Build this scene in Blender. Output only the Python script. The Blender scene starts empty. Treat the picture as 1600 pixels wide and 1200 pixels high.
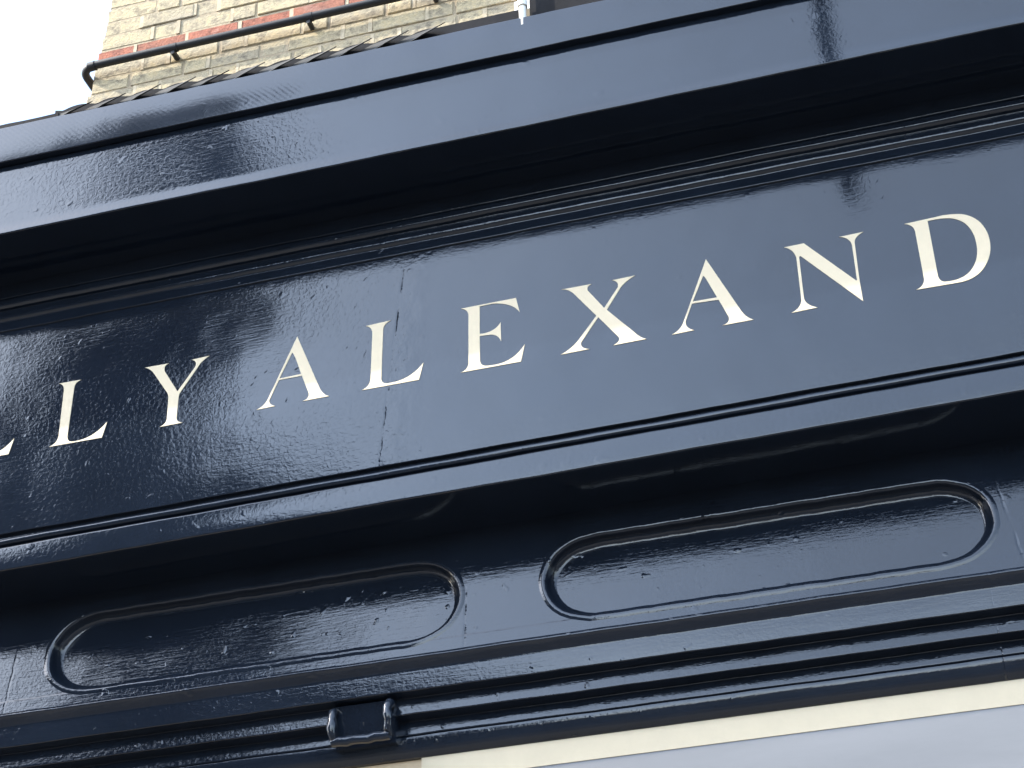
import bpy, bmesh, math, random
from mathutils import Vector, Matrix
from mathutils.geometry import tessellate_polygon

sc = bpy.context.scene
COL = sc.collection
R = math.radians

# ---------------------------------------------------------------- camera
cam_data = bpy.data.cameras.new("camera")
cam = bpy.data.objects.new("camera", cam_data)
COL.objects.link(cam)
cam.matrix_world = Matrix(((0.96239328, 0.16919377, 0.21253858, 0.0),
                           (0.27049606, -0.52447676, -0.80731407, -3.1),
                           (-0.02512097, 0.83444449, -0.55051915, 1.6),
                           (0, 0, 0, 1)))
cam_data.sensor_width = 36
cam_data.lens = 2827.0 / 1600 * 36
cam_data.clip_start = 0.05
cam_data.clip_end = 2000
sc.camera = cam

# ---------------------------------------------------------------- light
SUN_EL, SUN_AZ = 41.0, 68.0       # azimuth measured from the street side (-Y) towards the left (-X)
world = bpy.data.worlds.new("World")
sc.world = world
world.use_nodes = True
wn = world.node_tree.nodes
wl = world.node_tree.links
bg = wn["Background"]
sky = wn.new("ShaderNodeTexSky")
sky.sky_type = 'NISHITA'
sky.sun_disc = False
sky.sun_elevation = R(SUN_EL)
sdir = Vector((-math.sin(R(SUN_AZ)) * math.cos(R(SUN_EL)), -math.cos(R(SUN_AZ)) * math.cos(R(SUN_EL)), math.sin(R(SUN_EL))))
sky.sun_rotation = math.atan2(sdir.x, sdir.y)
sky.air_density = 1.0
sky.dust_density = 2.0
sky.ozone_density = 1.0
bg.inputs[1].default_value = 0.15
# thin bright cloud veil over the street side of the sky
wtc = wn.new("ShaderNodeTexCoord")
wdot = wn.new("ShaderNodeVectorMath"); wdot.operation = 'DOT_PRODUCT'; wl.new(wtc.outputs['Generated'], wdot.inputs[0])
wdot.inputs[1].default_value = (-.555, -.700, .450)
wmr = wn.new("ShaderNodeValToRGB"); wl.new(wdot.outputs['Value'], wmr.inputs[0])
_e = wmr.color_ramp.elements
for _i, (_p, _v) in enumerate([(0, .13), (.55, .26), (.85, .41), (.943, .70), (1.0, 1.0)]):
    if _i >= 2: _e.new(_p)
for _i, (_p, _v) in enumerate([(0, .13), (.55, .26), (.85, .41), (.943, .70), (1.0, 1.0)]):
    _e[_i].position = _p; _e[_i].color = (_v, _v, _v, 1)
wno = wn.new("ShaderNodeTexNoise"); wl.new(wtc.outputs['Generated'], wno.inputs['Vector'])
wno.inputs['Scale'].default_value = 2.6; wno.inputs['Detail'].default_value = 6; wno.inputs['Roughness'].default_value = .55
wrp = wn.new("ShaderNodeValToRGB"); wl.new(wno.outputs['Fac'], wrp.inputs[0])
wrp.color_ramp.elements[0].position = .35; wrp.color_ramp.elements[0].color = (.59, .76, 1.02, 1)
wrp.color_ramp.elements[1].position = .75; wrp.color_ramp.elements[1].color = (.75, .88, 1.06, 1)
wmul = wn.new("ShaderNodeVectorMath"); wmul.operation = 'SCALE'
wl.new(wrp.outputs[0], wmul.inputs[0]); wl.new(wmr.outputs[0], wmul.inputs[3])
VEIL = 12.2
wsc = wn.new("ShaderNodeVectorMath"); wsc.operation = 'SCALE'; wsc.inputs[3].default_value = VEIL
wl.new(wmul.outputs[0], wsc.inputs[0])
wadd = wn.new("ShaderNodeVectorMath"); wadd.operation = 'ADD'
wsep = wn.new("ShaderNodeSeparateXYZ"); wl.new(wtc.outputs['Generated'], wsep.inputs[0])
whz = wn.new("ShaderNodeMapRange"); wl.new(wsep.outputs[2], whz.inputs[0]); whz.interpolation_type = 'SMOOTHSTEP'
whz.inputs[1].default_value = .28; whz.inputs[2].default_value = .46; whz.inputs[3].default_value = 1.0; whz.inputs[4].default_value = 0.0
wst = wn.new("ShaderNodeMapRange"); wl.new(wsep.outputs[1], wst.inputs[0])
wst.inputs[1].default_value = -.8; wst.inputs[2].default_value = -.2; wst.inputs[3].default_value = 1.0; wst.inputs[4].default_value = 0.0
whm = wn.new("ShaderNodeMath"); whm.operation = 'MULTIPLY'; wl.new(whz.outputs[0], whm.inputs[0]); wl.new(wst.outputs[0], whm.inputs[1])
wgl = wn.new("ShaderNodeVectorMath"); wgl.operation = 'SCALE'; wgl.inputs[0].default_value = (3.3, 3.7, 3.9); wl.new(whm.outputs[0], wgl.inputs[3])
wad0 = wn.new("ShaderNodeVectorMath"); wad0.operation = 'ADD'; wl.new(sky.outputs[0], wad0.inputs[0]); wl.new(wgl.outputs[0], wad0.inputs[1])
wl.new(wad0.outputs[0], wadd.inputs[0]); wl.new(wsc.outputs[0], wadd.inputs[1])
wl.new(wadd.outputs[0], bg.inputs[0])
sun_data = bpy.data.lights.new("sun", 'SUN')
sun_data.energy = 3.2
sun_data.angle = R(0.6)
sun_data.color = (1.0, 0.93, 0.82)
sun = bpy.data.objects.new("sun", sun_data)
COL.objects.link(sun)
sun.rotation_euler = sdir.to_track_quat('Z', 'Y').to_euler()
sc.view_settings.view_transform = 'Standard'
sc.view_settings.look = 'None'
sc.view_settings.exposure = 1.43
sc.view_settings.gamma = 1.0

# ---------------------------------------------------------------- helpers
def tag(o, label=None, cat=None, group=None, kind=None):
    if label: o['label'] = label
    if cat: o['category'] = cat
    if group: o['group'] = group
    if kind: o['kind'] = kind
    return o

def empty(name, loc, **k):
    o = bpy.data.objects.new(name, None)
    COL.objects.link(o)
    o.location = loc
    return tag(o, **k)

def obj(name, verts, faces, mat, parent=None, smooth=None, mats=None, fmat=None):
    me = bpy.data.meshes.new(name)
    me.from_pydata([tuple(v) for v in verts], [], faces)
    for m in (mats or [mat]):
        me.materials.append(m)
    if fmat:
        for p, i in zip(me.polygons, fmat): p.material_index = i
    me.validate()
    if smooth:
        for p in me.polygons: p.use_smooth = True
        me.set_sharp_from_angle(angle=R(smooth))
    me.update()
    o = bpy.data.objects.new(name, me)
    COL.objects.link(o)
    if parent:
        o.parent = parent
        o.matrix_parent_inverse = Matrix.Translation(-Vector(parent.location))
    return o

def box_geo(V, F, x0, x1, y0, y1, z0, z1):
    n = len(V)
    V += [(x0, y0, z0), (x1, y0, z0), (x1, y1, z0), (x0, y1, z0), (x0, y0, z1), (x1, y0, z1), (x1, y1, z1), (x0, y1, z1)]
    F += [(n, n+3, n+2, n+1), (n+4, n+5, n+6, n+7), (n, n+1, n+5, n+4), (n+1, n+2, n+6, n+5), (n+2, n+3, n+7, n+6), (n+3, n, n+4, n+7)]

def tube(V, F, pts, r, n=14, caps=True):
    pts = [Vector(p) for p in pts]
    rs = r if isinstance(r, (list, tuple)) else [r]*len(pts)
    base = len(V)
    up = None
    for i, p in enumerate(pts):
        t = (pts[min(i+1, len(pts)-1)] - pts[max(i-1, 0)]).normalized()
        if up is None:
            up = Vector((0, 0, 1)) if abs(t.z) < .9 else Vector((0, 1, 0))
        a = t.cross(up).normalized(); up = a.cross(t).normalized()
        for k in range(n):
            th = 2*math.pi*k/n
            V.append(tuple(p + (a*math.cos(th) + up*math.sin(th))*rs[i]))
    for i in range(len(pts)-1):
        for k in range(n):
            a0 = base+i*n+k; a1 = base+i*n+(k+1) % n
            F.append((a0, a1, a1+n, a0+n))
    if caps:
        F.append(tuple(base+k for k in range(n))[::-1])
        F.append(tuple(base+(len(pts)-1)*n+k for k in range(n)))

XA, XB = -2.0, 0.22          # where the left / right heights of a moulding were measured
def fillet(pts):
    """pts: (y, z, radius) -> rounded list (y, z)"""
    out = []
    for i, (y, z, r) in enumerate(pts):
        if r <= 0 or i in (0, len(pts)-1):
            out.append((y, z)); continue
        p = Vector((y, z)); a = Vector(pts[i-1][:2]) - p; b = Vector(pts[i+1][:2]) - p
        d = min(r, a.length*.45, b.length*.45)
        a = p + a.normalized()*d; b = p + b.normalized()*d
        for t in (0, .2, .4, .6, .8, 1):
            q = a*(1-t)**2 + p*2*t*(1-t) + b*t*t
            out.append((q.x, q.y))
    return out

def moulding(name, prof, mat, parent, x0=-4.6, x1=2.6, tilt=0.0, seg=180, cap=None, smooth=40):
    """prof: (y, z at centre, radius, tilt factor) swept along x; tilt = z rise over XA..XB for the whole profile"""
    P = fillet([p[:3] for p in prof])
    if isinstance(tilt, (int, float)): tf = lambda z: tilt
    else: tf = tilt
    xm = (XA+XB)/2
    V, F = [], []
    n = len(P)
    for i in range(seg+1):
        x = x0+(x1-x0)*i/seg
        for (y, z) in P:
            q = z*31.0
            dz = .00035*(math.sin(x*11+q)+math.sin(x*29+2*q)+.6*math.sin(x*71+3*q)) if y < .5 else 0
            dy = .00016*(math.sin(x*7+q*1.7)+.5*math.sin(x*23+q)) if y < .5 else 0
            V.append((x, y+dy, z + dz + tf(z)*(x-xm)/(XB-XA)))
    for i in range(seg):
        for k in range(n-1):
            a = i*n+k
            F.append((a, a+1, a+n+1, a+n))
    # end caps and a back so that the piece is solid
    F.append(tuple(range(n))); F.append(tuple(range(seg*n, seg*n+n))[::-1])
    F.append((0, seg*n, seg*n+n-1, n-1))
    return obj(name, V, F, mat, parent, smooth=smooth)

# ---------------------------------------------------------------- materials
def mat_new(name):
    m = bpy.data.materials.new(name)
    m.use_nodes = True
    nt = m.node_tree
    return m, nt, nt.nodes["Principled BSDF"]

def N(nt, kind, **k):
    n = nt.nodes.new(kind)
    for a, b in k.items():
        if a in n.inputs: n.inputs[a].default_value = b
        else: setattr(n, a, b)
    return n

def coords(nt, scale=(1, 1, 1), src='Object'):
    tc = N(nt, 'ShaderNodeTexCoord')
    mp = N(nt, 'ShaderNodeMapping')
    mp.inputs['Scale'].default_value = scale
    nt.links.new(tc.outputs[src], mp.inputs[0])
    return mp.outputs[0]

def noise(nt, vec, scale, detail=2.0, rough=.5, dist=0.0):
    n = N(nt, 'ShaderNodeTexNoise')
    n.inputs['Scale'].default_value = scale
    n.inputs['Detail'].default_value = detail
    n.inputs['Roughness'].default_value = rough
    n.inputs['Distortion'].default_value = dist
    nt.links.new(vec, n.inputs['Vector'])
    return n.outputs['Fac']

def math_n(nt, op, a, b=None, c=None, clamp=False):
    m = N(nt, 'ShaderNodeMath', operation=op, use_clamp=clamp)
    for i, v in enumerate((a, b, c)):
        if v is None: continue
        if isinstance(v, (int, float)): m.inputs[i].default_value = v
        else: nt.links.new(v, m.inputs[i])
    return m.outputs[0]

def ramp(nt, fac, stops):
    r = N(nt, 'ShaderNodeValToRGB')
    e = r.color_ramp.elements
    while len(e) < len(stops): e.new(.5)
    for el, (p, c) in zip(e, stops):
        el.position = p
        el.color = (*c, 1) if len(c) == 3 else c
    nt.links.new(fac, r.inputs[0])
    return r.outputs[0]

def paint(name, base=(.0072, .0110, .0185), rough=.035, peel=1.0, brush=1.0, wave=1.0, lumps=1.0, joints=None, ior=1.58, hatch=None, rail=None):
    m, nt, b = mat_new(name)
    L = nt.links
    v = coords(nt)
    vs = coords(nt, (1, 6, 9))
    # heights in metres
    mask = ramp(nt, noise(nt, v, 2.3, 2), [(.38, (.18,)*3), (.60, (1.1,)*3)])
    h = math_n(nt, 'MULTIPLY', noise(nt, v, 105, 3, .58, .7), .00027*peel)
    h = math_n(nt, 'MULTIPLY', h, mask)
    h2 = math_n(nt, 'MULTIPLY', noise(nt, vs, 22, 3, .6, .3), .00011*brush)
    h3 = math_n(nt, 'MULTIPLY', noise(nt, v, 7, 1, .4), .0012*wave)
    # isolated drips and nibs
    dots = ramp(nt, noise(nt, v, 38, 1, .3), [(.70, (0,)*3), (.80, (1,)*3)])
    h4 = math_n(nt, 'MULTIPLY', dots, .00022*lumps)
    s = math_n(nt, 'ADD', math_n(nt, 'ADD', h, h2), math_n(nt, 'ADD', h3, h4))
    if joints:
        sep = N(nt, 'ShaderNodeSeparateXYZ'); L.new(v, sep.inputs[0])
        wob = math_n(nt, 'MULTIPLY', math_n(nt, 'SUBTRACT', noise(nt, v, 40, 3), .5), .006)
        for (x0, slope, zref, w, d) in joints:
            xx = math_n(nt, 'ADD', math_n(nt, 'SUBTRACT', sep.outputs[0], x0), wob)
            xx = math_n(nt, 'ADD', xx, math_n(nt, 'MULTIPLY', math_n(nt, 'SUBTRACT', sep.outputs[2], zref), slope))
            g = math_n(nt, 'DIVIDE', math_n(nt, 'ABSOLUTE', xx), w)
            g = math_n(nt, 'SUBTRACT', 1.0, g, clamp=True)
            s = math_n(nt, 'ADD', s, math_n(nt, 'MULTIPLY', math_n(nt, 'MULTIPLY', g, d), ramp(nt, noise(nt, v, 17, 3, .6), [(.40, (.1,)*3), (.60, (1.,)*3)])))
    if rail:
        sp = N(nt, 'ShaderNodeSeparateXYZ'); L.new(v, sp.inputs[0])
        zz = math_n(nt, 'ADD', sp.outputs[2], math_n(nt, 'MULTIPLY', math_n(nt, 'SUBTRACT', noise(nt, v, 30, 3), .5), .003))
        st = math_n(nt, 'DIVIDE', math_n(nt, 'SUBTRACT', rail, zz), .0035, clamp=True)
        s = math_n(nt, 'ADD', s, math_n(nt, 'MULTIPLY', st, .0006))
    if hatch:
        vh = N(nt, 'ShaderNodeTexWave', wave_type='BANDS', bands_direction='DIAGONAL')
        vh.inputs['Scale'].default_value = 42; vh.inputs['Distortion'].default_value = 2.5
        vh.inputs['Detail'].default_value = 1.5; vh.inputs['Detail Scale'].default_value = .4
        L.new(v, vh.inputs['Vector'])
        mk = ramp(nt, noise(nt, v, 2.2, 1), [(.45, (0,)*3), (.6, (1,)*3)])
        s = math_n(nt, 'ADD', s, math_n(nt, 'MULTIPLY', math_n(nt, 'MULTIPLY', vh.outputs['Fac'], mk), hatch))
    bp = N(nt, 'ShaderNodeBump')
    bp.inputs['Strength'].default_value = 1.0
    bp.inputs['Distance'].default_value = 1.0
    L.new(s, bp.inputs['Height'])
    L.new(bp.outputs[0], b.inputs['Normal'])
    rr = math_n(nt, 'ADD', rough, math_n(nt, 'MULTIPLY', noise(nt, v, 14, 4, .6), .025))
    L.new(rr, b.inputs['Roughness'])
    c = ramp(nt, noise(nt, v, 6, 4, .6), [(.3, base), (.8, tuple(x*1.4+.001 for x in base))])
    L.new(c, b.inputs['Base Color'])
    b.inputs['IOR'].default_value = ior
    return m

PAINT = paint('navy_gloss_paint', wave=.4)
PAINT_SIGN = paint('navy_gloss_sign_paint', peel=1.0, brush=1.2, joints=[(-1.087, -.10, 3.836, .004, -.00022), (-1.055, -.10, 3.836, .05, .0005)])
PAINT_TOP = paint('navy_satin_paint', rough=.10, peel=.35, brush=.5, lumps=.3, hatch=.00004)
PAINT_FRIEZE = paint('navy_thick_gloss_paint', rough=.03, peel=.9, brush=2.6, wave=.45, lumps=1.6, joints=[(-.966, 0, 3.3, .004, -.0003), (.137, .12, 3.3, .004, -.0006), (-2.0, -.05, 3.3, .004, -.0003)], rail=3.2115)
PAINT_RING = paint('navy_lumpy_gloss_paint', rough=.03, peel=1.1, brush=2.8, wave=1.2, lumps=4.5)
PAINT_BEAD = paint('navy_gloss_moulding_paint', rough=.03, peel=1.3, brush=2.4, wave=.9, lumps=2.4, joints=[(.078, 0, 3.13, .0018, -.0012)])

def simple(name, col, rough=.7, bump=0, bscale=60, var=.15, spec=.5, metallic=0, stretch=(1, 1, 1)):
    m, nt, b = mat_new(name)
    v = coords(nt, stretch)
    f = noise(nt, v, bscale*.3, 5, .6)
    c = ramp(nt, f, [(.3, tuple(x*(1-var) for x in col)), (.7, tuple(min(1, x*(1+var)) for x in col))])
    nt.links.new(c, b.inputs['Base Color'])
    b.inputs['Roughness'].default_value = rough
    b.inputs['Specular IOR Level'].default_value = spec
    b.inputs['Metallic'].default_value = metallic
    if bump:
        bp = N(nt, 'ShaderNodeBump'); bp.inputs['Strength'].default_value = 1; bp.inputs['Distance'].default_value = bump
        nt.links.new(noise(nt, v, bscale, 4, .6), bp.inputs['Height'])
        nt.links.new(bp.outputs[0], b.inputs['Normal'])
    return m

M_LETTER = simple('cream_sign_enamel', (.72, .60, .41), .55, .0002, 150, .03)
M_CREAM = simple('cream_timber_paint', (.66, .55, .375), .5, .0003, 90, .03)
M_TAN = simple('tan_timber_paint', (.62, .47, .30), .6, .0003, 60, .12)
M_LILAC = simple('painted_sky_reflection', (.190, .190, .195), .35, .0006, 11, .14, stretch=(.35, 1, 1.6))  # window glass, its soft cloudy sky reflection painted into the colour
M_METAL = simple('weathered_grey_sheet', (.065, .064, .060), .75, .0006, 50, .35, metallic=0, spec=.12)
M_LEAD = simple('dark_lead_flashing', (.020, .020, .022), .8, .0008, 40, .25, spec=.1)
M_BLACK = simple('black_plastic_pipe', (.007, .008, .010), .6, .0003, 70, .3)
M_WHITE = simple('white_pipe_plastic', (.78, .75, .68), .5, .0003, 40, .08)
M_ASPHALT = simple('asphalt', (.05, .05, .05), .9, .004, 80, .3)
M_PAVE = simple('paving_stone', (.115, .112, .108), .85, .002, 40, .2)
M_ROOFSLATE = simple('slate', (.06, .06, .07), .7, .003, 20, .3)
M_FARBRICK = simple('dark_brown_brick', (.036, .028, .023), .9, .004, 12, .25)
M_RENDER = simple('grey_render', (.30, .28, .25), .9, .003, 12, .15)
M_DARKGLASS = simple('dark_window_glass', (.02, .022, .025), .05, 0, 5, .1)

def brick_mat():
    m, nt, b = mat_new('stock_brick')
    at = N(nt, 'ShaderNodeAttribute'); at.attribute_name = 'tone'
    L = nt.links
    v = coords(nt)
    c1 = ramp(nt, at.outputs['Fac'], [(0, (.36, .30, .205)), (.2, (.42, .35, .225)), (.45, (.47, .385, .24)), (.62, (.36, .305, .21)), (.80, (.47, .38, .235)), (.9, (.29, .10, .062)), (1, (.35, .125, .076))])
    for el in c1.node.color_ramp.elements: pass
    mott = noise(nt, v, 28, 6, .65)
    mx = N(nt, 'ShaderNodeMix', data_type='RGBA', blend_type='MULTIPLY')
    mx.inputs[0].default_value = 1
    L.new(c1, mx.inputs[6])
    L.new(ramp(nt, mott, [(.32, (.50, .50, .52)), (.5, (1, 1, 1)), (.72, (1.25, 1.17, 1.0))]), mx.inputs[7])
    soot = ramp(nt, noise(nt, v, 7, 5, .7), [(.55, (0,)*3), (.72, (.5,)*3)])
    m2 = N(nt, 'ShaderNodeMix', data_type='RGBA'); L.new(soot, m2.inputs[0]); L.new(mx.outputs[2], m2.inputs[6]); m2.inputs[7].default_value = (.25, .24, .22, 1)
    L.new(m2.outputs[2], b.inputs['Base Color'])
    b.inputs['Roughness'].default_value = .9
    bp = N(nt, 'ShaderNodeBump'); bp.inputs['Strength'].default_value = 1; bp.inputs['Distance'].default_value = .006
    L.new(noise(nt, v, 70, 5, .7), bp.inputs['Height']); L.new(bp.outputs[0], b.inputs['Normal'])
    return m
M_BRICK = brick_mat()
M_POINT = simple('pale_pointing', (.46, .38, .26), .95, .004, 50, .2)
M_MORTAR = simple('lime_mortar', (.36, .29, .195), .95, .005, 60, .18)

LETTERS = {
'L1': [[[-18999,39343],[-18434,39339],[-18588,39303,1],[-18595,39155],[-18609,37888],[-18615,37691,1],[-18478,37665],[-17968,37622,1],[-17644,38038],[-17733,37631],[-19035,37634],[-18839,37692,1],[-18833,37883],[-18852,39091],[-18849,39290,1]]],
'Y': [[[-16842,39341],[-16249,39338],[-16385,39293,1],[-16323,39128],[-15964,38517],[-15586,39085],[-15507,39243,1],[-15675,39318],[-15243,39340],[-15428,39250,1],[-15515,39071],[-15911,38445],[-15923,38373],[-15929,37815],[-15930,37688,1],[-15770,37648],[-16321,37638],[-16162,37686,1],[-16161,37844],[-16175,38407],[-16204,38510],[-16558,39071],[-16682,39288,1]]],
'A1': [[[-13118,39420],[-12530,37916],[-12448,37720,1],[-12300,37656],[-12921,37648],[-12754,37677,1],[-12783,37834],[-12963,38327],[-13506,38323],[-13711,37831],[-13713,37705,1],[-13561,37650],[-14002,37636],[-13826,37690,1],[-13750,37854]],[[-13221,39006],[-13499,38360],[-12980,38379],[-13120,38797],[-13175,38955,1]]],
'L2': [[[-11494,39355],[-10896,39383],[-11070,39332,1],[-11076,39160],[-11098,37871],[-11096,37739,1],[-10964,37718],[-10442,37681,1],[-10132,38097],[-10235,37663],[-11542,37657],[-11355,37719,1],[-11348,37922],[-11326,39116],[-11335,39314,1]]],
'E': [[[-9270,39346],[-8012,39358],[-7937,38960],[-8097,39270,1],[-8560,39323],[-8840,39313],[-8852,38579],[-8779,38570],[-8494,38569,1],[-8375,38786],[-8373,38284],[-8441,38501,1],[-8630,38510],[-8853,38522],[-8855,37889],[-8847,37741,1],[-8726,37716],[-8140,37623,1],[-7849,38094],[-7947,37663],[-9287,37657],[-9125,37702,1],[-9114,37865],[-9099,39133],[-9105,39290,1]]],
'X': [[[-6977,39357],[-6305,39355],[-6441,39321,1],[-6399,39195],[-6065,38661],[-5741,39138],[-5695,39295,1],[-5851,39353],[-5343,39367],[-5555,39273,1],[-5679,39117],[-6013,38602],[-5469,37917],[-5351,37737,1],[-5203,37669],[-5922,37658],[-5754,37724,1],[-5791,37840],[-6208,38452],[-6611,37881],[-6650,37728,1],[-6440,37672],[-7063,37660],[-6811,37768,1],[-6657,37962],[-6245,38498],[-6720,39196],[-6842,39346,1]]],
'A2': [[[-3786,39447],[-3155,37931],[-3065,37742,1],[-2932,37676],[-3582,37670],[-3410,37700,1],[-3440,37869],[-3609,38338],[-4177,38360],[-4347,37943],[-4376,37764,1],[-4184,37677],[-4661,37662],[-4490,37727,1],[-4407,37894]],[[-3881,39027],[-4158,38409],[-3634,38403],[-3810,38890],[-3852,39010,1]]],
'N': [[[-2108,39375],[-1691,39386],[-740,38192],[-721,38203],[-709,39102],[-719,39321,1],[-944,39380],[-430,39396],[-629,39322,1],[-646,39167],[-673,38155],[-667,37652],[-1795,39076],[-1827,39064],[-1846,37986],[-1835,37800,1],[-1599,37693],[-2143,37675],[-1946,37739,1],[-1904,37938],[-1886,39059],[-1930,39298,1]]],
'D': [[[420,39402],[1036,39426],[1313,39461,1],[1595,39380],[1973,39220,1],[2031,38725],[2064,38314,1],[1871,38022],[1658,37675,1],[1241,37687],[418,37696],[574,37737,1],[608,37912],[608,39156],[603,39342,1]],[[896,39364],[891,37961],[896,37786,1],[1013,37766],[1437,37710,1],[1635,38045],[1802,38329,1],[1754,38775],[1691,39214,1],[1354,39330],[1153,39385,1]]],
}


# ================================================================ SETTING: ground
V, F = [], []
V += [(-400, -400, -.0), (400, -400, 0), (400, 400, 0), (-400, 400, 0)]; F.append((0, 1, 2, 3))
tag(obj('ground', V, F, simple('earth', (.10, .09, .07), .95, .01, 3, .2)), kind='structure')
V, F = [], []
box_geo(V, F, -80, 80, -10.2, -2.4, -.3, .004)
tag(obj('road', V, F, M_ASPHALT), kind='structure')
V, F = [], []
box_geo(V, F, -80, 80, -2.4, .6, -.3, .12)
tag(obj('pavement', V, F, M_PAVE), kind='structure')
V, F = [], []
box_geo(V, F, -80, 80, -13.0, -10.2, -.3, .12)
tag(obj('pavement', V, F, M_PAVE), kind='structure')

# ================================================================ SHOPFRONT
shop = empty('shopfront', (-.9, .3, .12), label='glossy navy painted timber shopfront with cream serif lettering, oval recessed panels and a deep cornice', cat='shopfront')

# cornice: fascia board, drip, deep lower board, soffit
moulding('cornice', [(.60, 4.536, 0), (-.08, 4.571, 0), (-.196, 4.566, .002), (-.208, 4.564, .003), (-.208, 4.4600, .0025), (-.190, 4.4600, .001), (-.190, 4.4615, 0), (.60, 4.4615, 0)],
         PAINT_TOP, shop, tilt=lambda z: (-.022 if z > 4.51 else -.006))
moulding('cornice_board', [(.60, 4.4605, 0), (-.190, 4.4605, 0), (-.190, 4.2750, .02), (-.1935, 4.2500, .004), (0, 4.2500, 0), (0, 4.252, 0), (.60, 4.252, 0)],
         PAINT, shop)
# picture-rail mouldings under the soffit, down to the sign board
moulding('bed_moulding', [(.60, 4.2515, 0), (-.010, 4.2515, 0), (-.010, 4.211, .002), (-.005, 4.208, .001), (-.005, 4.203, .001), (-.017, 4.200, .003), (-.018, 4.184, .004), (-.010, 4.179, .002),
                          (-.003, 4.177, .001), (-.003, 4.160, .001), (-.011, 4.157, .003), (-.010, 4.149, .004), (-.002, 4.144, .003), (-.005, 4.116, .002), (.004, 4.114, 0), (.60, 4.114, 0)],
         PAINT_BEAD, shop)
# sign board
E0 = 3.567
tl = lambda z: .026 if z < 3.7 else 0.0
moulding('sign_board', [(.60, 4.116, 0), (0, 4.116, 0), (0, E0, .002), (.012, E0, 0), (.60, E0, 0)], PAINT_SIGN, shop, tilt=tl)
moulding('architrave', [(.60, E0+.002, 0), (.010, E0+.002, 0), (.010, E0-.010, .001), (-.002, E0-.012, .003), (-.008, E0-.019, .004), (-.006, E0-.027, .004), (.008, E0-.030, .001), (.008, E0-.037, .001),
                        (-.014, E0-.041, .002), (-.018, E0-.045, .003), (-.018, 3.4665, .003), (-.010, 3.4650, .001), (.60, 3.4650, 0)], PAINT, shop, tilt=.030)

# letters
def letter_mesh(name, outs, dx=0):
    loops = []
    for o in outs:
        pts = [(p[0]*1e-4+dx, p[1]*1e-4, len(p) > 2) for p in o]
        res = []
        n = len(pts)
        for i, (x, z, c) in enumerate(pts):
            if not c: res.append(Vector((x, z))); continue
            px, pz, pc = pts[i-1]; nx, nz, ncv = pts[(i+1) % n]
            a = Vector(((px+x)/2, (pz+z)/2)) if pc else Vector((px, pz))
            b = Vector(((nx+x)/2, (nz+z)/2)) if ncv else Vector((nx, nz))
            k = 10
            for j in range(0 if pc else 1, k+1 if (ncv) else k):
                t = j/k
                if pc and j == 0: continue
                res.append(a*(1-t)**2 + Vector((x, z))*2*t*(1-t) + b*t*t)
        loops.append(res)
    V, F = [], []
    flat = [[Vector((p.x, p.y, 0)) for p in lp] for lp in loops]
    tris = tessellate_polygon(flat)
    allp = [p for lp in loops for p in lp]
    for p in allp: V.append((p.x, -.0012, p.y))
    nb = len(V)
    for p in allp: V.append((p.x, .002, p.y))
    for t in tris: F.append(tuple(t))
    s = 0
    for lp in loops:
        for i in range(len(lp)):
            j = (i+1) % len(lp)
            F.append((s+i, s+j, nb+s+j, nb+s+i))
        s += len(lp)
    me_o = obj('letter', V, F, M_LETTER, shop)
    bm = bmesh.new(); bm.from_mesh(me_o.data); bmesh.ops.recalc_face_normals(bm, faces=bm.faces); bm.to_mesh(me_o.data); bm.free()
    return me_o
for nm, dx, lab in [('L1', -.2326, 'cream painted letter L cut by the left edge of the photo'), ('L1', 0, 'cream painted letter L before the Y'), ('Y', 0, 'cream painted letter Y'),
                    ('A1', 0, 'first cream painted letter A'), ('L2', 0, 'cream painted letter L between A and E'), ('E', 0, 'cream painted letter E'), ('X', 0, 'cream painted letter X'),
                    ('A2', 0, 'second cream painted letter A, before the N'), ('N', 0, 'cream painted letter N'), ('D', 0, 'cream painted letter D')]:
    tag(letter_mesh(nm, LETTERS[nm], dx), label=lab)

# frieze with oval ended recesses
FZ0, FZ1 = 3.178, 3.480
def fy(z): return .125 + (z-FZ0)/(.282)*.024
PANELS = [(-3.05, -2.10), (-1.917, -.978), (-.796, .110), (.292, 1.20), (1.39, 2.30)]
PZ0, PZ1 = 3.211, 3.405
def stadium(x0, x1, off, k=18, p=2.15):
    zc = (PZ0+PZ1)/2; b = (PZ1-PZ0)/2+off; a = .118+off
    pts = []
    for side in (1, -1):
        cx = x1-.118 if side > 0 else x0+.118
        for i in range(k+1):
            t = math.pi/2 - math.pi*i/k
            c, s = math.cos(t), math.sin(t)
            px = a*math.copysign(abs(c)**(2/p), c); pz = b*math.copysign(abs(s)**(2/p), s)
            pts.append((cx + side*abs(px), zc + (pz if side > 0 else -pz)))
        if side > 0:
            pts += [(x1-.118+(x0-x1+.236)*i/40, zc-b) for i in range(1, 40)]
        else:
            pts += [(x0+.118+(x1-x0-.236)*i/40, zc+b) for i in range(1, 40)]
    res = []
    for x, z in pts:
        res.append((x + .0007*math.sin(z*90+x*13), z + .0006*math.sin(x*31+1)*math.sin(x*5.3+a)+.0005*math.sin(x*83+2*math.sin(x*9)) + .0003*math.sin(x*171+3*math.sin(x*13))))
    pts = res
    return pts
FX0, FX1 = -4.6, 2.6
outer = [Vector((FX0, FZ0, 0)), Vector((FX1, FZ0, 0)), Vector((FX1, FZ1+.0, 0)), Vector((FX0, FZ1, 0))]
holes = [[Vector((x, z, 0)) for x, z in stadium(a, b, .012)] for a, b in PANELS]
tris = tessellate_polygon([outer]+holes)
allp = [p for lp in [outer]+holes for p in lp]
V = [(p.x, fy(p.y), p.y) for p in allp]
V = [(x, y, z) for x, y, z in V]
F = [tuple(t) for t in tris]
n = len(V)
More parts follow.
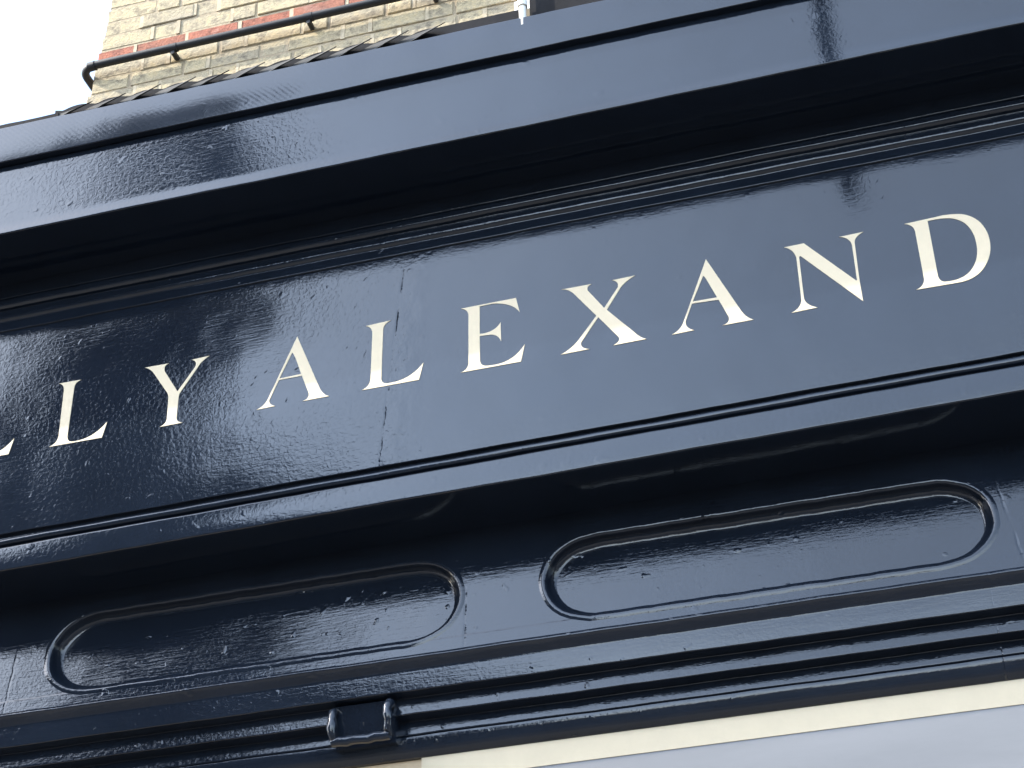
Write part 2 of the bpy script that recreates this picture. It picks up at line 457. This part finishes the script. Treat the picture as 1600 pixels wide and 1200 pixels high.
V += [(FX0, .5, FZ0), (FX1, .5, FZ0), (FX1, .5, FZ1), (FX0, .5, FZ1)]
F += [(0, 1, n+1, n), (1, 2, n+2, n+1), (3, 0, n, n+3)]
fr = obj('frieze', V, F, PAINT_FRIEZE, shop)
bm = bmesh.new(); bm.from_mesh(fr.data)
for f in bm.faces:
    f.normal_update()
    if abs(f.normal.y) > .9 and f.normal.y > 0: f.normal_flip()
bm.to_mesh(fr.data); bm.free()
for a, b in PANELS:
    rings = [(.012, 0), (.010, -.0006), (.007, -.0014), (.004, -.0018), (.0015, -.0016), (-.001, -.0008), (-.003, .0010), (-.0045, .0035), (-.0055, .0085), (-.0080, .0160), (-.0110, .0215), (-.0135, .0242), (-.0165, .0260), (-.020, .0268)]
    rnd = random.Random(int(a*100))
    V, F = [], []
    m = None
    for off, dy in rings:
        pts = stadium(a, b, off); m = len(pts)
        for i, (x, z) in enumerate(pts): V.append((x, fy(z)+dy, z))
    for r in range(len(rings)-1):
        for i in range(m):
            j = (i+1) % m
            F.append((r*m+i, r*m+j, (r+1)*m+j, (r+1)*m+i))
    q0 = len(V); V += V[-m:]
    F.append(tuple(q0+i for i in range(m)))
    pn = obj('recessed_panel', V, F, PAINT_RING, shop, smooth=38)
    bm = bmesh.new(); bm.from_mesh(pn.data)
    bmesh.ops.recalc_face_normals(bm, faces=bm.faces)
    big = max(bm.faces, key=lambda f: f.calc_area())
    if big.normal.y > 0: bmesh.ops.reverse_faces(bm, faces=bm.faces)
    bm.to_mesh(pn.data); bm.free()

# stepped mouldings below the frieze
moulding('lower_moulding', [(.60, 3.179, 0), (.120, 3.179, 0), (.117, 3.172, .003), (.121, 3.168, .002), (.133, 3.152, .004), (.132, 3.106, .0025), (.166, 3.105, .001), (.162, 3.068, .0025), (.196, 3.066, .001), (.192, 3.036, .003), (.198, 3.034, .001), (.198, 3.031, .001), (.184, 3.030, .002), (.184, 3.021, .009), (.191, 3.000, .010), (.204, 2.990, .002), (.60, 2.990, 0)], PAINT_BEAD, shop)

# painted-over bracket across the steps
xb0, xb1 = -1.262, -1.122
bk = empty('bracket', (-1.19, .17, 3.06)); bk.parent = shop; bk.matrix_parent_inverse = Matrix.Translation(-Vector(shop.location))
def bchild(name, V, F, smooth=60):
    o = obj(name, V, F, PAINT_FRIEZE, None, smooth=smooth)
    o.parent = bk
    o.matrix_parent_inverse = Matrix.Translation(-Vector(bk.location))
    return o
#BRACKET#
V, F = [], []
box_geo(V, F, xb0+.006, xb1-.004, .150, .30, 3.016, 3.100)
V[4:6] = [(V[4][0], .150, V[4][2]), (V[5][0], .150, V[5][2])]      # face leans out at its top
V[0:2] = [(V[0][0], .172, V[0][2]), (V[1][0], .172, V[1][2])]
bchild('bracket_block', V, F)
for x, z0, z1, rr in ((xb0+.010, 3.022, 3.092, .0105), (xb1-.010, 3.026, 3.097, .0105)):
    V, F = [], []
    rnd = random.Random(int(x*1000))
    pts = []; rs = []
    for i in range(9):
        t = i/8
        pts.append((x+rnd.uniform(-.0025, .0025), .138+rnd.uniform(-.003, .003)+(.012 if i in (0, 8) else 0), z0+(z1-z0)*t)); rs.append(rr*rnd.uniform(.72, 1.2)*(.7 if i in (0, 8) else 1))
    tube(V, F, pts, rs, 12)
    bchild('bracket_rib', V, F)
V, F = [], []
pts = [(xb0+.008+(xb1-xb0-.016)*i/8, .146+random.Random(i).uniform(-.002, .002), 3.022+random.Random(i+9).uniform(-.002, .002)) for i in range(9)]
tube(V, F, pts, [.0105*random.Random(i+4).uniform(.85, 1.1) for i in range(9)], 12)
bchild('bracket_lip', V, F)

# window under the mouldings
XC = -1.083
V, F = [], []
box_geo(V, F, XC, 2.6, .205, .50, 2.940, 2.9895)
obj('window_head', V, F, M_CREAM, shop)
V, F = [], []
box_geo(V, F, -4.6, XC-.002, .212, .50, 2.30, 2.9895)
obj('window_side_board', V, F, M_TAN, shop)
V, F = [], []
box_geo(V, F, XC, 2.6, .2065, .50, .62, 2.9395)
obj('reflecting_pane', V, F, M_LILAC, shop)
V, F = [], []
box_geo(V, F, -4.6, XC-.002, .222, .50, .62, 2.2995)
obj('window_glass', V, F, M_DARKGLASS, shop)
V, F = [], []
box_geo(V, F, -4.6, 2.6, .10, .60, .10, .60)
obj('stall_riser', V, F, PAINT, shop)
V, F = [], []
box_geo(V, F, -4.9, -4.605, -.05, .60, .12, 4.20)
obj('pilaster', V, F, PAINT, shop)
V, F = [], []
box_geo(V, F, 2.605, 2.9, -.05, .60, .12, 4.20)
obj('pilaster', V, F, PAINT, shop)
# body of the single-storey shop behind the fascia
V, F = [], []
box_geo(V, F, -4.59, 2.59, .61, 1.69, .12, 4.40)
obj('shop_body', V, F, M_RENDER, shop)

# ================================================================ metal flashing along the top of the cornice
roof = empty('metal_flashing', (-1.4, -.1, 4.56), label='grey metal flashing with a row of curled overlapping flaps along the cornice top', cat='flashing')
V, F = [], []
per = .0895
x0r = -1.935
NU, NV = 12, 5
for k in range(11):
    rnd = random.Random(k+3)
    xs = x0r + k*per + rnd.uniform(-.003, .003)
    zb = 4.577 - (xs+1.4)*.006
    hh = .036 + rnd.uniform(-.002, .003)
    if k == 0: hh -= .006
    cu = .030 + rnd.uniform(-.003, .004)
    base = len(V)
    for t in (0, 1):
        for iv in range(NV+1):
            v = iv/NV
            for iu in range(NU+1):
                u = iu/NU
                H = hh*(.90 + .16*math.sin(math.pi*u**.8) - .04*u)
                x = xs + (u*1.16-.16)*per + v*.054
                y = -.186 - cu*.75*u**2.2 + .008*v + (.0022 if t else 0)
                V.append((x, y, zb + v*H - (.0006 if t else 0)))
    n1 = (NU+1)*(NV+1)
    for iv in range(NV):
        for iu in range(NU):
            a = base+iv*(NU+1)+iu
            F.append((a, a+1, a+NU+2, a+NU+1)); F.append((n1+a, n1+a+NU+1, n1+a+NU+2, n1+a+1))
    for iv in range(NV):
        a = base+iv*(NU+1)+NU; F.append((a, a+n1, a+n1+NU+1, a+NU+1))
        a = base+iv*(NU+1); F.append((a, a+NU+1, a+n1+NU+1, a+n1))
    for iu in range(NU):
        a = base+NV*(NU+1)+iu; F.append((a, a+1, a+1+n1, a+n1))
        a = base+iu; F.append((a, a+n1, a+1+n1, a+1))
obj('curled_flaps', V, F, M_METAL, roof, smooth=60)
V, F = [], []
nb = 11*14
for (yy, kz) in ((-.176, 0), (-.176, 1), (-.155, 1), (-.155, 0)):
    for i in range(nb+1):
        x = -1.905 + (11*per+.0)*i/nb
        u = ((x+1.935-.052)/per) % 1.0
        V.append((x, yy, 4.55 + kz*(.0675 + .0095*math.sin(math.pi*u**.85) - (x+1.4)*.006)))
for r in range(3):
    for i in range(nb):
        a = r*(nb+1)+i; F.append((a, a+1, a+nb+2, a+nb+1))
obj('shade_strip', V, F, M_LEAD, roof)  # dark filler strip standing in for the shade between cornice and flap tips
V, F = [], []
pts = []
rnd = random.Random(5)
nn = 60
for t in (0, 1):
    for i in range(nn+1):
        x = -4.6+(2.71)*i/nn
        V.append((x, -.185+rnd.uniform(-.001, .001), 4.55 if not t else 4.608+rnd.uniform(-.0012, .0012)-(x+1.9)*.004))
for t in (0, 1):
    for i in range(nn+1):
        x = -4.6+(2.71)*i/nn
        V.append((x, -.10, 4.55 if not t else 4.613-(x+1.9)*.004))
q = nn+1
for i in range(nn):
    F.append((i, i+1, q+i+1, q+i)); F.append((q+i, q+i+1, 3*q+i+1, 3*q+i)); F.append((2*q+i+1, 2*q+i, 3*q+i, 3*q+i+1))
F.append((nn, 2*q+nn, 3*q+nn, q+nn)); F.append((0, q, 3*q, 2*q))
obj('flat_edge', V, F, M_LEAD, roof)
V, F = [], []
box_geo(V, F, -.96, -.724, -.178, -.10, 4.55, 4.619)
obj('lead_upstand', V, F, M_LEAD, roof)
V, F = [], []
box_geo(V, F, -.700, 2.6, -.180, -.10, 4.55, 4.665)
obj('lead_upstand', V, F, M_LEAD, roof)
V, F = [], []
box_geo(V, F, -4.59, 2.59, -.095, 1.69, 4.45, 4.575)
obj('flat_roof', V, F, M_ROOFSLATE, roof)

wp = empty('overflow_pipe', (-.71, -.24, 4.53), label='short white plastic pipe standing behind the cornice beside the dark lead edge', cat='pipe')
V, F = [], []
tube(V, F, [(-.712, -.200, 4.54), (-.712, -.200, 4.79), (-.712, -.16, 4.83), (-.712, 0, 4.85), (-.712, 1.69, 4.87)], .0085, 14)
obj('pipe', V, F, M_WHITE, wp, smooth=60)
V, F = [], []
tube(V, F, [(-.712, -.200, 4.602), (-.712, -.200, 4.618)], .012, 14)
obj('pipe_collar', V, F, M_WHITE, wp, smooth=60)

# ================================================================ BRICK BUILDING behind
bb = empty('brick_building', (0, 3, 0), label='yellow stock brick building with a red brick course rising behind the shopfront roof', cat='building')
YB = 1.70
CH = .078
Z0 = 6.843 - 30*CH
def edge_x(z): return -2.984 + (z-6.608)*(.046/.524)
rnd = random.Random(7)
V, F, tone = [], [], []
PV, PF = [], []
MV, MF = [], []
XR = 4.2
for c in range(62):
    za, zb = Z0+c*CH+.0045, Z0+(c+1)*CH-.0045
    red = (c == 29) or (c == 41)
    xl = edge_x((za+zb)/2) + rnd.uniform(-.006, .006)
    x = xl
    k = 0
    while x < XR:
        if red: L_ = .222 if k else (.222 if c % 2 else .10)
        else: L_ = (.222, .105)[(k + c) % 2] if (k or True) else .06
        if k == 0 and c % 2: L_ = .165
        L_ *= rnd.uniform(.95, 1.04)
        xe = min(x+L_, XR)
        g = .006+rnd.uniform(-.001, .002)
        dy = rnd.uniform(-.004, .003)
        n = len(V)
        j = lambda: rnd.uniform(-.0018, .0018)
        yf = YB+dy
        b = .003
        # front face with a small arris
        V += [(x+j(), yf+b, za+j()), (xe-g+j(), yf+b, za+j()), (xe-g+j(), yf+b, zb+j()), (x+j(), yf+b, zb+j())]
        V += [(v[0]+sx*b, yf, v[2]+sz*b) for v, sx, sz in zip(V[n:n+4], (1, -1, -1, 1), (1, 1, -1, -1))]
        V += [(v[0], YB+.10, v[2]) for v in V[n:n+4]]
        F += [(n+4, n+5, n+6, n+7)] + [(n+i, n+(i+1) % 4, n+4+(i+1) % 4, n+4+i) for i in range(4)] + [(n+8+i, n+8+(i+1) % 4, n+(i+1) % 4, n+i) for i in range(4)]
        tv = rnd.uniform(.88, 1.0) if red else rnd.uniform(0, .80)
        tone += [tv]*9
        if rnd.random() < .75 and xe < XR:
            box_geo(PV, PF, xe-g-.0015+rnd.uniform(-.001, .001), xe+g*.0+.0075, YB-.0015+rnd.uniform(-.001, .0015), YB+.02, za-.003+rnd.uniform(0, .006), zb+.003-rnd.uniform(0, .006))
        x = xe+g
        k += 1
me_o = obj('brickwork', V, F, M_BRICK, bb)
at = me_o.data.attributes.new('tone', 'FLOAT', 'FACE')
at.data.foreach_set('value', tone)
ztop = Z0+62*CH
zs = [Z0-1.2+i*(ztop-Z0+1.2)/20 for i in range(21)]
V, F = [], []
for z in zs:
    V += [(edge_x(z)+.006, YB+.0035, z), (XR, YB+.0035, z), (XR, 8, z), (edge_x(z)+.006, 8, z)]
for i in range(20):
    a = i*4
    for q in range(4): F.append((a+q, a+(q+1) % 4, a+4+(q+1) % 4, a+4+q))
F.append((0, 3, 2, 1)); F.append((80, 81, 82, 83))
obj('wall', V, F, M_MORTAR, bb)
obj('pointing', PV, PF, M_POINT, bb)
wf = []
V, F = [], []
box_geo(V, F, -1.185, .35, 1.60, 1.75, 6.452, 6.500); box_geo(V, F, -1.15, .32, 1.66, 1.73, 6.500, 8.2)
wfo = obj('window', V, F, M_WHITE, bb)
V, F = [], []
box_geo(V, F, -1.08, .25, 1.652, 1.70, 6.57, 8.12)
g = obj('pane', V, F, M_DARKGLASS, None); g.parent = wfo

# black pipe on the brickwork
bp_ = empty('cable_pipe', (-2.9, 1.66, 6.75), label='thin black pipe clipped along the yellow brick wall and bent round its corner', cat='pipe')
V, F = [], []
zp = 6.722
pts = [(-1.30, 1.655, 8.6), (-1.30, 1.655, zp+.10), (-1.305, 1.655, zp+.05), (-1.325, 1.655, zp+.018), (-1.36, 1.655, zp), (-2.5, 1.655, zp+.002), (-2.95, 1.655, zp+.003)]
for i in range(1, 8):
    t = R(90*i/7)
    pts.append((-2.955-.055*math.sin(t), 1.655+.055*(1-math.cos(t)), zp))
pts.append((-3.01, 1.80, zp)); pts.append((-3.01, 4, zp))
tube(V, F, pts, .0165, 14)
obj('pipe_run', V, F, M_BLACK, bp_, smooth=60)
for xc in (-2.605, -2.03, -1.52):
    V, F = [], []
    tube(V, F, [(xc-.017, 1.655, zp), (xc+.017, 1.655, zp)], .0190, 14)
    box_geo(V, F, xc-.008, xc+.008, 1.660, 1.70, zp-.028, zp-.012)
    tube(V, F, [(xc, 1.650, zp-.026), (xc, 1.690, zp-.026)], .009, 10)
    cl = obj('pipe_clip', V, F, M_BLACK, bp_, smooth=50)
V, F = [], []
tube(V, F, [(-2.975, 1.6575, zp+.001), (-2.945, 1.655, zp+.001)], .0195, 14)
obj('elbow_joint', V, F, M_BLACK, bp_, smooth=60)

# ================================================================ ACROSS THE STREET (seen in the gloss)
def terrace(name, x0, x1, z1, mat, label, win=True, roofh=1.2):
    t = empty(name, ((x0+x1)/2, -13.0, .12), label=label, cat='building')
    V, F = [], []
    box_geo(V, F, x0, x1, -22, -13.0, .1, z1)
    obj('wall', V, F, mat, t)
    V, F = [], []
    n = 0
    V += [(x0-.1, -12.8, z1), (x1+.1, -12.8, z1), (x1+.1, -22.2, z1), (x0-.1, -22.2, z1), (x0-.1, -17.5, z1+roofh), (x1+.1, -17.5, z1+roofh)]
    F += [(0, 1, 5, 4), (2, 3, 4, 5), (1, 2, 5), (3, 0, 4), (0, 3, 2, 1)]
    obj('roof', V, F, M_ROOFSLATE, t)
    nw = max(1, int((x1-x0)/2.6))
    for i in range(nw):
        xc = x0+(x1-x0)*(i+.5)/nw
        z = 1.2
        while z+1.6 < z1:
            V, F = [], []
            for a, b_, c, d in ((-.6, .6, 0, .08), (-.6, .6, 1.52, 1.6), (-.6, -.52, .08, 1.52), (.52, .6, .08, 1.52), (-.52, .52, .76, .82)):
                box_geo(V, F, xc+a, xc+b_, -12.99, -12.94, z+c, z+d)
            w = obj('window', V, F, M_WHITE, t)
            V, F = [], []
            box_geo(V, F, xc-.52, xc+.52, -12.995, -12.965, z+.08, z+1.52)
            g = obj('pane', V, F, M_DARKGLASS, None); g.parent = w
            z += 3.0
    return t
terrace('terraced_house', -32, -8.1, 11.3, M_FARBRICK, 'taller dark brown brick terrace with slate roof across the street', roofh=.6)
terrace('terraced_house', -8.0, -5.9, 9.5, M_FARBRICK, 'lower dark brown brick house at the end of the terrace across the street', roofh=.5)
terrace('low_shop_building', 7.0, 30, 5.0, M_RENDER, 'low grey rendered building across the street to the right')
tw = empty('added_tower', (-14.9, -25, 0), label='tall narrow brown brick tower added unseen across the street for its dark reflection', cat='tower')  # invented tower, placed to mirror as the dark patch on sign and cornice
#TOWER#
ty = -25.0
def tbox(name, x0, x1, y0, y1, z0, z1, m):
    V, F = [], []
    box_geo(V, F, x0, x1, y0, y1, z0, z1)
    return obj(name, V, F, m, tw)
tbox('lower_stage', -18.1, -14.6, ty-3.4, ty, 0, 24.6, M_FARBRICK)
tbox('upper_stage', -16.5, -13.7, ty-3.2, ty+.1, 24.61, 29.4, M_FARBRICK)
tbox('stair_turret', -14.59, -13.9, ty-2.0, ty-.2, 0, 24.6, M_FARBRICK)
tbox('string_course', -17.65, -13.55, ty-3.5, ty+.2, 24.3, 24.9, M_RENDER)
V, F = [], []
V += [(-16.6, ty+.2, 29.4), (-13.6, ty+.2, 29.4), (-13.6, ty-3.3, 29.4), (-16.6, ty-3.3, 29.4), (-15.1, ty-1.6, 31.4)]
F += [(0, 1, 4), (1, 2, 4), (2, 3, 4), (3, 0, 4), (0, 3, 2, 1)]
obj('spire', V, F, M_ROOFSLATE, tw)
for k in range(2):
    tbox('louvre', -15.8+k*1.2-.35, -15.8+k*1.2+.35, ty+.101, ty+.13, 25.6, 28.2, M_ROOFSLATE)

# hanging sign added out of frame, for a thin dark streak mirrored in the gloss
hs = empty('added_hanging_sign', (-.06, -1.0, 5.0), label='small dark sign board added unseen above the cornice for its streak in the gloss', cat='sign')
V, F = [], []
box_geo(V, F, -.085, -.045, -1.30, -.95, 5.02, 5.50)
obj('board', V, F, M_LEAD, hs)
V, F = [], []
tube(V, F, [(-.065, -1.35, 5.54), (-.065, .4, 5.54), (-.065, 1.69, 5.6)], .014, 10)
obj('arm', V, F, M_BLACK, hs, smooth=60)
